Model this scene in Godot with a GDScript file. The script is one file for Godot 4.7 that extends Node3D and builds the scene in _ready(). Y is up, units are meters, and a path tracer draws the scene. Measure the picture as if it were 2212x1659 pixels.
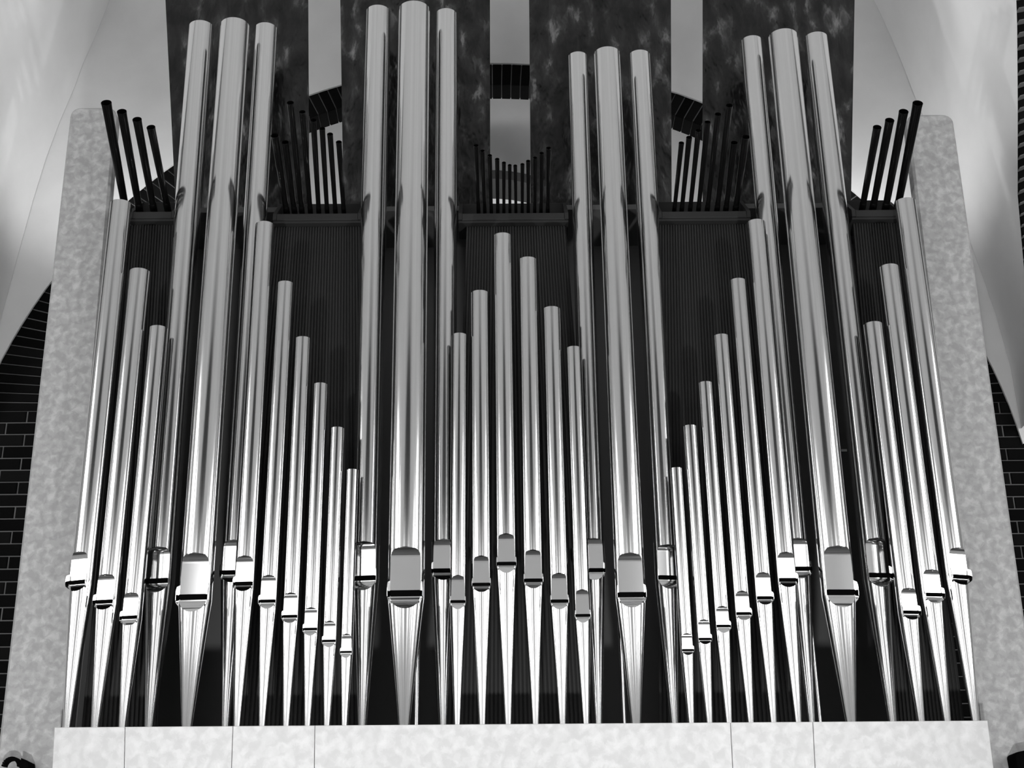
extends Node3D
# A pipe organ in a brick and plaster church, seen from the floor. z = 0 is the organ front, x to the right, metres.

const FOCAL := 3000.0
const EYE := Vector3(0.0, 1.6, 6.5)
const PITCH := 22.3
const YAW := 0.6
const ROLL := 0.75
const WALL_Z := -1.45

var look := Basis.IDENTITY
var M := {}
var used := {}
var forms := {}

# ------------------------------------------------------------------ pixels to places
func ray(px: float, py: float) -> Vector3:
	return look * Vector3((px - 1106.0) / FOCAL, -(py - 829.5) / FOCAL, -1.0)

func at_z(px: float, py: float, z: float) -> Vector3:
	var d := ray(px, py)
	return EYE + d * ((z - EYE.z) / d.z)

func at_plane(px: float, py: float, p: Vector3, n: Vector3) -> Vector3:
	var d := ray(px, py)
	return EYE + d * ((p - EYE).dot(n) / d.dot(n))

func depth_of(p: Vector3) -> float:
	return -(look.inverse() * (p - EYE)).z

func pixel_of(p: Vector3) -> Vector2:
	var v := look.inverse() * (p - EYE)
	return Vector2(1106.0 + FOCAL * v.x / -v.z, 829.5 - FOCAL * v.y / -v.z)

# ------------------------------------------------------------------ shapes
func st_new() -> SurfaceTool:
	var st := SurfaceTool.new()
	st.begin(Mesh.PRIMITIVE_TRIANGLES)
	return st

func tri(st: SurfaceTool, p: Array, n: Array, uv: Array) -> void:
	var g: Vector3 = (p[1] - p[0]).cross(p[2] - p[0])
	if g.length_squared() < 1e-16:
		return
	var order := [0, 1, 2] if g.dot(n[0] + n[1] + n[2]) < 0.0 else [0, 2, 1]
	for i in order:
		st.set_normal(n[i])
		st.set_uv(uv[i])
		st.add_vertex(p[i])

func quad(st: SurfaceTool, a: Vector3, b: Vector3, c: Vector3, d: Vector3, na: Vector3, nb: Vector3, nc: Vector3, nd: Vector3, ua := Vector2.ZERO, ub := Vector2(1, 0), uc := Vector2(1, 1), ud := Vector2(0, 1)) -> void:
	tri(st, [a, b, c], [na, nb, nc], [ua, ub, uc])
	tri(st, [a, c, d], [na, nc, nd], [ua, uc, ud])

func flat(st: SurfaceTool, a: Vector3, b: Vector3, c: Vector3, d: Vector3, toward: Vector3) -> void:
	var n := (b - a).cross(c - a)
	if n.length_squared() < 1e-14:
		n = (c - a).cross(d - a)
	n = n.normalized()
	if n.dot(toward) < 0.0:
		n = -n
	quad(st, a, b, c, d, n, n, n, n)

func box(st: SurfaceTool, lo: Vector3, hi: Vector3, bevel := 0.0) -> void:
	prism(st, [Vector2(lo.x, lo.y), Vector2(hi.x, lo.y), Vector2(hi.x, hi.y), Vector2(lo.x, hi.y)], hi.z, lo.z, bevel)

# polygon in x, y (counter-clockwise), from z1 (front) back to z0, front edge chamfered
func prism(st: SurfaceTool, poly: Array, z1: float, z0: float, bevel := 0.0) -> void:
	var n := poly.size()
	var pts := PackedVector2Array()
	for q in poly:
		pts.append(q)
	var inner := pts
	if bevel > 0.0:
		inner = PackedVector2Array()
		for i in n:
			var a: Vector2 = pts[(i + n - 1) % n]
			var b: Vector2 = pts[i]
			var c: Vector2 = pts[(i + 1) % n]
			var e1 := (b - a).normalized()
			var e2 := (c - b).normalized()
			var m := (Vector2(-e1.y, e1.x) + Vector2(-e2.y, e2.x))
			m = m / maxf(0.3, m.length_squared() * 0.5)
			inner.append(b + m * bevel)
	var idx := Geometry2D.triangulate_polygon(inner)
	for i in range(0, idx.size(), 3):
		var p := []
		for k in 3:
			p.append(Vector3(inner[idx[i + k]].x, inner[idx[i + k]].y, z1))
		tri(st, p, [Vector3.BACK, Vector3.BACK, Vector3.BACK], [Vector2(p[0].x, p[0].y), Vector2(p[1].x, p[1].y), Vector2(p[2].x, p[2].y)])
	idx = Geometry2D.triangulate_polygon(pts)
	for i in range(0, idx.size(), 3):
		var p := []
		for k in 3:
			p.append(Vector3(pts[idx[i + k]].x, pts[idx[i + k]].y, z0))
		tri(st, p, [Vector3.FORWARD, Vector3.FORWARD, Vector3.FORWARD], [Vector2.ZERO, Vector2(1, 0), Vector2(1, 1)])
	for i in n:
		var a: Vector2 = pts[i]
		var b: Vector2 = pts[(i + 1) % n]
		var o := Vector3((b - a).y, -(b - a).x, 0).normalized()
		flat(st, Vector3(a.x, a.y, z1 - bevel), Vector3(b.x, b.y, z1 - bevel), Vector3(b.x, b.y, z0), Vector3(a.x, a.y, z0), o)
		if bevel > 0.0:
			var ia: Vector2 = inner[i]
			var ib: Vector2 = inner[(i + 1) % n]
			flat(st, Vector3(a.x, a.y, z1 - bevel), Vector3(b.x, b.y, z1 - bevel), Vector3(ib.x, ib.y, z1), Vector3(ia.x, ia.y, z1), o + Vector3.BACK)

# rows of [y, radius]; a smooth turned shape about the local y axis
func lathe(st: SurfaceTool, rows: Array, seg := 20, capped := true) -> void:
	for i in rows.size() - 1:
		var y0: float = rows[i][0]
		var y1: float = rows[i + 1][0]
		var r0: float = rows[i][1]
		var r1: float = rows[i + 1][1]
		var slope := Vector2(y1 - y0, r0 - r1).normalized()
		for k in seg:
			var a := TAU * k / seg
			var b := TAU * (k + 1) / seg
			var da := Vector3(sin(a), 0, cos(a))
			var db := Vector3(sin(b), 0, cos(b))
			var na := (da * slope.x + Vector3.UP * slope.y).normalized()
			var nb := (db * slope.x + Vector3.UP * slope.y).normalized()
			quad(st, da * r0 + Vector3.UP * y0, db * r0 + Vector3.UP * y0, db * r1 + Vector3.UP * y1, da * r1 + Vector3.UP * y1, na, nb, nb, na)
	if capped:
		for e in [[rows[0], Vector3.DOWN], [rows[-1], Vector3.UP]]:
			var c := Vector3.UP * float(e[0][0])
			var r: float = e[0][1]
			for k in seg:
				var a := TAU * k / seg
				var b := TAU * (k + 1) / seg
				tri(st, [c, c + Vector3(sin(a), 0, cos(a)) * r, c + Vector3(sin(b), 0, cos(b)) * r], [e[1], e[1], e[1]], [Vector2.ZERO, Vector2.ZERO, Vector2.ZERO])

# ------------------------------------------------------------------ objects
func numbered(called: String) -> String:
	var k: int = used.get(called, 0)
	used[called] = k + 1
	return called if k == 0 else "%s_%03d" % [called, k]

func part(called: String, shape, mat: Material, parent: Node) -> MeshInstance3D:
	var o := MeshInstance3D.new()
	o.name = called
	o.mesh = shape.commit() if shape is SurfaceTool else shape
	o.material_override = mat
	o.cast_shadow = GeometryInstance3D.SHADOW_CASTING_SETTING_ON
	parent.add_child(o, true)
	return o

func thing(called: String, label: String, category: String, group := "") -> Node3D:
	var o := Node3D.new()
	o.name = numbered(called)
	add_child(o, true)
	o.set_meta("label", label)
	o.set_meta("category", category)
	if group:
		o.set_meta("group", group)
	return o

func setting(called: String, shape, mat: Material, label: String) -> MeshInstance3D:
	var o := part(called, shape, mat, self)
	o.set_meta("kind", "structure")
	o.set_meta("label", label)
	o.set_meta("category", called.get_slice("_", 0))
	return o

func grey(v: float) -> Color:
	return Color(v, v, v).linear_to_srgb()

func mat(v: float, rough: float, metal := 0.0) -> StandardMaterial3D:
	var m := StandardMaterial3D.new()
	m.albedo_color = grey(v)
	m.roughness = rough
	m.metallic = metal
	return m

func noise_tex(size: int, freq: float, seed_at: int, stops: Array, warp := 0.0, octaves := 4) -> NoiseTexture2D:
	var n := FastNoiseLite.new()
	n.seed = seed_at
	n.noise_type = FastNoiseLite.TYPE_SIMPLEX_SMOOTH
	n.frequency = freq
	n.fractal_octaves = octaves
	if warp > 0.0:
		n.domain_warp_enabled = true
		n.domain_warp_amplitude = warp
		n.domain_warp_frequency = freq
	var g := Gradient.new()
	g.offsets = PackedFloat32Array(stops.map(func(s): return s[0]))
	g.colors = PackedColorArray(stops.map(func(s): return grey(s[1])))
	var t := NoiseTexture2D.new()
	t.width = size
	t.height = size
	t.seamless = true
	t.noise = n
	t.color_ramp = g
	return t

func tiled(m: StandardMaterial3D, metres: Vector3) -> void:
	m.uv1_triplanar = true
	m.uv1_world_triplanar = true
	m.uv1_scale = Vector3(1.0 / metres.x, 1.0 / metres.y, 1.0 / metres.z)

func make_materials() -> void:
	# polished tin: drawn vertically, faint lengthwise grain
	M.tin = mat(0.80, 0.13, 1.0)
	var img := Image.create(256, 8, false, Image.FORMAT_RGB8)
	var rng := RandomNumberGenerator.new()
	rng.seed = 11
	var walk := 0.0
	for x in 256:
		walk = walk * 0.7 + rng.randf_range(-0.5, 0.5)
		var v := clampf(0.80 + 0.05 * walk, 0.6, 0.95)
		for y in 8:
			img.set_pixel(x, y, grey(v))
	M.tin.albedo_color = Color.WHITE
	M.tin.albedo_texture = ImageTexture.create_from_image(img)
	M.lip = mat(0.82, 0.08, 1.0)
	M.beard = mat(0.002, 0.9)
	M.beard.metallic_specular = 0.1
	# trumpets of the reed rank
	M.reed = mat(0.004, 0.22, 0.0)
	M.reed.metallic_specular = 0.3
	# bare boards of the case carcass, and the dark stained wood of the ribbed panels and troughs
	M.board = mat(0.09, 0.7)
	M.wood = mat(0.028, 0.6)
	M.wood.metallic_specular = 0.3
	M.black = mat(0.002, 0.85)
	M.black.metallic_specular = 0.1
	# mottled pale stone of the case
	M.stone = mat(1.0, 0.55)
	M.stone.albedo_color = Color.WHITE
	M.stone.albedo_texture = noise_tex(1024, 0.02, 5, [[0.0, 0.275], [0.34, 0.30], [0.43, 0.335], [0.56, 0.345], [0.64, 0.375], [0.76, 0.42], [1.0, 0.47]], 40.0, 5)
	tiled(M.stone, Vector3(1.15, 1.15, 1.15))
	M.stone_pale = mat(1.0, 0.55)
	M.stone_pale.albedo_color = Color.WHITE
	M.stone_pale.albedo_texture = noise_tex(1024, 0.018, 9, [[0.0, 0.50], [0.38, 0.535], [0.48, 0.57], [0.58, 0.58], [0.70, 0.61], [1.0, 0.65]], 40.0, 5)
	tiled(M.stone_pale, Vector3(1.3, 1.3, 1.3))
	# patinated sheet metal of the tall reflectors, with glints painted in as pale flecks
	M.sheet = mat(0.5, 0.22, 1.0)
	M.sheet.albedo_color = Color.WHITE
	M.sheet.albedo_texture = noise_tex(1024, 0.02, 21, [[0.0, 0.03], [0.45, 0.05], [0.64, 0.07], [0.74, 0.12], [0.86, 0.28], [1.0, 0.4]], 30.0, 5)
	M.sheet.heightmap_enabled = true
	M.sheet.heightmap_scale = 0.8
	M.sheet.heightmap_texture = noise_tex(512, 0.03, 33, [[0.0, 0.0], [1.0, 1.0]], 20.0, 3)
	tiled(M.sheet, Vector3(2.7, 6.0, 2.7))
	M.plaster = mat(1.0, 0.9)
	M.plaster.albedo_color = Color.WHITE
	M.plaster.albedo_texture = noise_tex(512, 0.01, 41, [[0.0, 0.80], [0.5, 0.84], [1.0, 0.88]], 0.0, 4)
	tiled(M.plaster, Vector3(2.6, 2.6, 2.6))
	M.bricks = []
	for v in [0.004, 0.006, 0.008, 0.005]:
		M.bricks.append(mat(v, 0.9))
		M.bricks[-1].metallic_specular = 0.15
	M.mortar = mat(0.13, 0.95)
	M.brick_far = mat(0.035, 0.9)
	M.floor = mat(0.07, 0.4)
	M.timber = mat(0.04, 0.6)
	M.paper = mat(0.85, 0.8)
	M.pane = mat(0.9, 0.4)
	M.pane.emission_enabled = true
	M.pane.emission = Color.WHITE
	M.pane.emission_energy_multiplier = 1.1
	M.bulb = mat(0.9, 0.4)
	M.bulb.emission_enabled = true
	M.bulb.emission = Color.WHITE
	M.bulb.emission_energy_multiplier = 3.0
	M.fitting = mat(0.008, 0.45)

# ------------------------------------------------------------------ camera and light
func set_camera_and_light() -> void:
	look = Basis(Vector3.UP, deg_to_rad(-YAW)) * Basis(Vector3.RIGHT, deg_to_rad(PITCH)) * Basis(Vector3.BACK, deg_to_rad(-ROLL))
	var cam := Camera3D.new()
	cam.name = "camera"
	add_child(cam)
	cam.transform = Transform3D(look, EYE)
	cam.fov = rad_to_deg(2.0 * atan(829.5 / FOCAL))
	cam.near = 0.05
	cam.far = 100.0
	cam.current = true
	var we := WorldEnvironment.new()
	we.name = "environment"
	var e := Environment.new()
	e.background_mode = Environment.BG_COLOR
	e.background_color = Color.BLACK
	e.tonemap_mode = Environment.TONE_MAPPER_LINEAR
	e.tonemap_exposure = 0.88
	e.sdfgi_enabled = true
	e.ssao_enabled = true
	e.ssil_enabled = true
	we.environment = e
	add_child(we)

const SIDE_WINDOW_ENERGY := [20.0, 11.0, 6.0]
const END_WINDOW_ENERGY := 5.0
const FLOOD_ENERGY := 6.5
const BACK_LAMP_ENERGY := 1.9
const UPLIGHT_ENERGY := 1.0

# ------------------------------------------------------------------ the church around the organ
const HALF_W := 7.0
const NAVE_END := 17.0
const SPRING_Y := 7.5
const CROWN_Y := 12.5

func build_church() -> void:
	var st := st_new()
	box(st, Vector3(-HALF_W - 0.4, -0.3, -4.0), Vector3(HALF_W + 0.4, 0.0, NAVE_END + 0.4))
	setting("floor", st, M.floor, "grey stone floor of the nave")
	# barrel vault
	st = st_new()
	var n := 28
	for i in n:
		var a := PI * i / n
		var b := PI * (i + 1) / n
		var pa := Vector3(-cos(a) * HALF_W, SPRING_Y + sin(a) * (CROWN_Y - SPRING_Y), 0)
		var pb := Vector3(-cos(b) * HALF_W, SPRING_Y + sin(b) * (CROWN_Y - SPRING_Y), 0)
		var z0 := Vector3(0, 0, -4.0)
		var z1 := Vector3(0, 0, NAVE_END + 0.2)
		flat(st, pa + z0, pb + z0, pb + z1, pa + z1, Vector3(0, SPRING_Y, 0) - (pa + pb) * 0.5)
		var out := Vector3(0, 0.3, 0)
		flat(st, pa + z0 + out, pb + z0 + out, pb + z1 + out, pa + z1 + out, Vector3.UP)
	setting("ceiling", st, M.plaster, "white plastered barrel vault of the nave")
	# side walls with tall windows
	var wz := [2.2, 6.0, 10.4]
	var w_no := 1
	for s in [-1.0, 1.0]:
		st = st_new()
		var x0: float = minf(s * HALF_W, s * (HALF_W + 0.4))
		var x1: float = maxf(s * HALF_W, s * (HALF_W + 0.4))
		box(st, Vector3(x0, 0, -4.0), Vector3(x1, 3.3, NAVE_END))
		box(st, Vector3(x0, 6.6, -4.0), Vector3(x1, SPRING_Y + 0.3, NAVE_END))
		var from := -4.0
		for z in wz:
			box(st, Vector3(x0, 3.3, from), Vector3(x1, 6.6, z))
			from = z + 2.4
		box(st, Vector3(x0, 3.3, from), Vector3(x1, 6.6, NAVE_END))
		setting("wall_left" if s < 0 else "wall_right", st, M.plaster, "white plastered side wall of the nave with tall windows")
		for z in wz:
			st = st_new()
			box(st, Vector3(minf(s * 7.2, s * 7.24), 3.3, z), Vector3(maxf(s * 7.2, s * 7.24), 6.6, z + 2.4))
			var w := setting("window_%d" % w_no, st, M.pane, "tall daylit window in the side wall of the nave")
			w_no += 1
			var fr := st_new()
			for k in 4:
				var zz: float = z + 0.8 * k
				box(fr, Vector3(minf(s * 7.1, s * 7.2), 3.3, zz - 0.03), Vector3(maxf(s * 7.1, s * 7.2), 6.6, zz + 0.03))
			for k in 6:
				box(fr, Vector3(minf(s * 7.1, s * 7.2), 3.3 + 0.66 * k - 0.03, z), Vector3(maxf(s * 7.1, s * 7.2), 3.3 + 0.66 * k + 0.03, z + 2.4))
			part("window_frame", fr, M.timber, w)
			var l := AreaLight3D.new()
			l.name = "window_light"
			l.area_size = Vector2(2.3, 3.2)
			l.light_energy = SIDE_WINDOW_ENERGY[wz.find(z)]
			l.area_range = 60.0
			l.shadow_enabled = true
			add_child(l, true)
			l.look_at_from_position(Vector3(s * 7.06, 4.95, z + 1.2), Vector3(0, 4.95, z + 1.2))
	# far end of the nave behind the camera: two broad windows below, a dark brick arch in the gable above
	st = st_new()
	var z0 := NAVE_END
	var z1 := NAVE_END + 0.4
	box(st, Vector3(-HALF_W - 0.4, 0, z0), Vector3(HALF_W + 0.4, 3.0, z1))
	box(st, Vector3(-HALF_W - 0.4, 8.2, z0), Vector3(HALF_W + 0.4, CROWN_Y + 0.4, z1))
	box(st, Vector3(-HALF_W - 0.4, 3.0, z0), Vector3(-6.5, 8.2, z1))
	box(st, Vector3(-2.6, 3.0, z0), Vector3(2.6, 8.2, z1))
	box(st, Vector3(6.5, 3.0, z0), Vector3(HALF_W + 0.4, 8.2, z1))
	setting("wall_back", st, M.plaster, "white plastered wall with two windows at the far end of the nave")
	for s in [-1.0, 1.0]:
		st = st_new()
		box(st, Vector3(minf(s * 2.6, s * 6.5), 3.0, z0 + 0.2), Vector3(maxf(s * 2.6, s * 6.5), 8.2, z0 + 0.24))
		var w := setting("window_%d" % w_no, st, M.pane, "broad daylit window in the far end wall of the nave")
		w_no += 1
		var fr := st_new()
		for k in 5:
			var xx: float = s * (2.6 + 3.9 * k / 4.0)
			box(fr, Vector3(xx - 0.03, 3.0, z0 + 0.1), Vector3(xx + 0.03, 8.2, z0 + 0.2))
		for k in 6:
			box(fr, Vector3(minf(s * 2.6, s * 6.5), 3.0 + 1.04 * k - 0.03, z0 + 0.1), Vector3(maxf(s * 2.6, s * 6.5), 3.0 + 1.04 * k + 0.03, z0 + 0.2))
		part("window_frame", fr, M.timber, w)
		var l := AreaLight3D.new()
		l.name = "window_light"
		l.area_size = Vector2(3.8, 5.0)
		l.light_energy = END_WINDOW_ENERGY
		l.area_range = 60.0
		l.shadow_enabled = true
		add_child(l, true)
		l.look_at_from_position(Vector3(s * 4.55, 5.6, z0 + 0.06), Vector3(s * 4.55, 5.6, 0.0))
	st = st_new()
	var gable := [Vector2(-5.4, 8.4), Vector2(5.4, 8.4)]
	for i in 25:
		var a := PI * i / 24.0
		gable.append(Vector2(cos(a) * 5.4, 8.5 + sin(a) * 3.6))
	prism(st, gable, z0 + 0.1, z0 - 0.06)
	setting("wall_gable", st, M.brick_far, "dark brick arch in the gable at the far end of the nave")

# circle through the edge of the plaster above the brick arch, read on the end wall
var arch_c := Vector2.ZERO
var arch_r := 1.0

func fit_arch() -> void:
	var px := [[277, 405], [364, 344], [670, 199], [736, 181], [1061, 141], [1143, 146], [1450, 212], [1515, 233], [1843, 393], [115, 590], [60, 690], [25, 790], [2126, 732], [2201, 942]]
	var ata := Basis(Vector3.ZERO, Vector3.ZERO, Vector3.ZERO)
	var atb := Vector3.ZERO
	for q in px:
		var p := at_z(q[0], q[1], WALL_Z)
		var r := Vector3(p.x, p.y, 1.0)
		ata.x += r * r.x
		ata.y += r * r.y
		ata.z += r * r.z
		atb += r * (p.x * p.x + p.y * p.y)
	var s := ata.inverse() * atb
	arch_c = Vector2(s.x * 0.5, s.y * 0.5)
	arch_r = sqrt(s.z + arch_c.length_squared())
	print("arch ", arch_c, " r ", arch_r)

func arch_point(deg: float, r: float) -> Vector2:
	return arch_c + Vector2(-cos(deg_to_rad(deg)), sin(deg_to_rad(deg))) * r

func build_end_wall() -> void:
	fit_arch()
	# plaster face around the arch, 50 mm proud of the brickwork
	var st := st_new()
	var low := 8.0
	var n := 72
	var zf := WALL_Z
	var zb := WALL_Z - 0.016
	for i in n:
		var a := lerpf(low, 180.0 - low, float(i) / n)
		var b := lerpf(low, 180.0 - low, float(i + 1) / n)
		var ia := arch_point(a, arch_r)
		var ib := arch_point(b, arch_r)
		var oa := ia
		var ob := ib
		var da := Vector2(-cos(deg_to_rad(a)), sin(deg_to_rad(a)))
		var db := Vector2(-cos(deg_to_rad(b)), sin(deg_to_rad(b)))
		oa = ia + da * minf((HALF_W + 0.2 + ia.x * signf(-da.x)) / maxf(absf(da.x), 1e-4) if absf(da.x) > 1e-3 else 99.0, (CROWN_Y + 0.2 - ia.y) / maxf(da.y, 1e-4))
		ob = ib + db * minf((HALF_W + 0.2 + ib.x * signf(-db.x)) / maxf(absf(db.x), 1e-4) if absf(db.x) > 1e-3 else 99.0, (CROWN_Y + 0.2 - ib.y) / maxf(db.y, 1e-4))
		flat(st, Vector3(ia.x, ia.y, zf), Vector3(ib.x, ib.y, zf), Vector3(ob.x, ob.y, zf), Vector3(oa.x, oa.y, zf), Vector3.BACK)
		flat(st, Vector3(ia.x, ia.y, zf), Vector3(ib.x, ib.y, zf), Vector3(ib.x, ib.y, zb), Vector3(ia.x, ia.y, zb), Vector3(-da.x, -da.y, 0))
	var corners := [Vector3(-HALF_W - 0.2, CROWN_Y + 0.2, 0), Vector3(HALF_W + 0.2, CROWN_Y + 0.2, 0)]
	for k in 2:
		# fill the two upper corners that the fan of quads cuts off
		var c: Vector3 = corners[k]
		flat(st, Vector3(c.x, SPRING_Y - 2.0, zb), Vector3(0, SPRING_Y + 1.0, zb), Vector3(0, c.y, zb), Vector3(c.x, c.y, zb), Vector3.BACK)
	setting("wall_end", st, M.plaster, "white plaster end wall around the brick arch behind the organ")
	# niche behind the arch
	st = st_new()
	box(st, Vector3(-4.2, 0, -3.2), Vector3(4.2, CROWN_Y + 0.5, -2.9))
	setting("wall_niche", st, M.plaster, "lit white plaster wall of the niche seen through the brick arch")
	# brick piers below the spring of the arch and brick arch ring
	var spring := 13.0
	for s in [-1, 1]:
		var name_of := "wall_pier_left" if s < 0 else "wall_pier_right"
		var top := arch_point(spring, arch_r).y
		var x_in: float = arch_c.x + s * (arch_r - 0.62)
		var x_out: float = s * (HALF_W + 0.2)
		st = st_new()
		box(st, Vector3(minf(x_in, x_out), 0, -3.0), Vector3(maxf(x_in, x_out), top, WALL_Z - 0.024))
		var pier := setting(name_of, st, M.mortar, "dark brick pier with pale mortar beside the organ case")
		var rng := RandomNumberGenerator.new()
		rng.seed = 77 + s
		var rows := 32
		var pitch := 0.0765
		for r in rows:
			var y1 := top - r * pitch
			var x: float = arch_c.x + s * (arch_r - 0.62)
			var first := true
			for k in 7:
				var l := 0.245
				if first and r % 2 == 1:
					l = 0.12
				first = false
				var xa := x
				var xb: float = x + s * (l - 0.009)
				x += s * l
				var bs := st_new()
				box(bs, Vector3(minf(xa, xb), y1 - pitch + 0.008, WALL_Z - 0.12), Vector3(maxf(xa, xb), y1, WALL_Z - 0.016 + rng.randf_range(-0.003, 0.003)), 0.004)
				part("brick", bs, M.bricks[rng.randi() % 4], pier)
	var ring := st_new()
	var count := 130
	var depth := 0.17
	for i in count:
		var a0 := lerpf(spring, 180.0 - spring, float(i) / count)
		var a1 := lerpf(spring, 180.0 - spring, float(i + 1) / count)
		var q := ring_quad(a0, a1, 0.0, 0.012)
		var r2 := [Vector3(q[0].x, q[0].y, 0), Vector3(q[1].x, q[1].y, 0), Vector3(q[2].x, q[2].y, 0), Vector3(q[3].x, q[3].y, 0)]
		var zf2 := Vector3(0, 0, WALL_Z - 0.022)
		var zb2 := Vector3(0, 0, WALL_Z - depth - 0.02)
		flat(ring, r2[0] + zf2, r2[1] + zf2, r2[2] + zf2, r2[3] + zf2, Vector3.BACK)
		flat(ring, r2[2] + zf2, r2[3] + zf2, r2[3] + zb2, r2[2] + zb2, Vector3(arch_c.x, arch_c.y, 0) - r2[2])
		flat(ring, r2[0] + zb2, r2[1] + zb2, r2[2] + zb2, r2[3] + zb2, Vector3.FORWARD)
	var arch := setting("wall_arch", ring, M.mortar, "round arch of dark bricks with thin pale mortar joints behind the organ")
	var rng2 := RandomNumberGenerator.new()
	rng2.seed = 5
	for i in count:
		var a0 := lerpf(spring, 180.0 - spring, float(i) / count)
		var a1 := lerpf(spring, 180.0 - spring, float(i + 1) / count)
		var g := (a1 - a0) * 0.055
		var q := ring_quad(a0 + g, a1 - g, -0.06, 0.0)
		var bs := st_new()
		var poly := [q[0], q[3], q[2], q[1]]
		if Geometry2D.is_polygon_clockwise(PackedVector2Array(poly)):
			poly.reverse()
		prism(bs, poly, WALL_Z - 0.016 + rng2.randf_range(-0.003, 0.003), WALL_Z - depth - 0.014, 0.004)
		part("brick", bs, M.bricks[rng2.randi() % 4], arch)
	# dark beam across the niche, low behind the middle trumpets
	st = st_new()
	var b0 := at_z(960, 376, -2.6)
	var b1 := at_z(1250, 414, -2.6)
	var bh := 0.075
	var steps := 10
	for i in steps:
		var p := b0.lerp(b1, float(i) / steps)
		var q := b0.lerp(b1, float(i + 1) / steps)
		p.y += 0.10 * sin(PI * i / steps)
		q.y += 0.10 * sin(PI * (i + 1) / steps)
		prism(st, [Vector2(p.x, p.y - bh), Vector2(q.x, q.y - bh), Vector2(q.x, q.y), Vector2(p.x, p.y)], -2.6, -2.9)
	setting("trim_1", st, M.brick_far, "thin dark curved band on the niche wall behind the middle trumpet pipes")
	build_webs()

# outer a0, outer a1, inner a1, inner a0 of one arch brick; the joints lie flat at the spring and turn upright at the crown
func ring_quad(a0: float, a1: float, grow_out: float, grow_in: float) -> Array:
	var res := []
	var ends := []
	for a in [a0, a1]:
		var m := minf(a, 180.0 - a)
		var tilt := (m - 13.0) * 90.0 / 77.0
		var d := Vector2(cos(deg_to_rad(tilt)), -sin(deg_to_rad(tilt)))
		if a > 90.0:
			d.x = -d.x
		var thick := lerpf(0.40, 0.165, smoothstep(16.0, 60.0, m))
		var o := arch_point(a, arch_r)
		ends.append([o + d * grow_out, o + d * (thick + grow_in * -1.0)])
	res = [ends[0][0], ends[1][0], ends[1][1], ends[0][1]]
	return res

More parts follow.
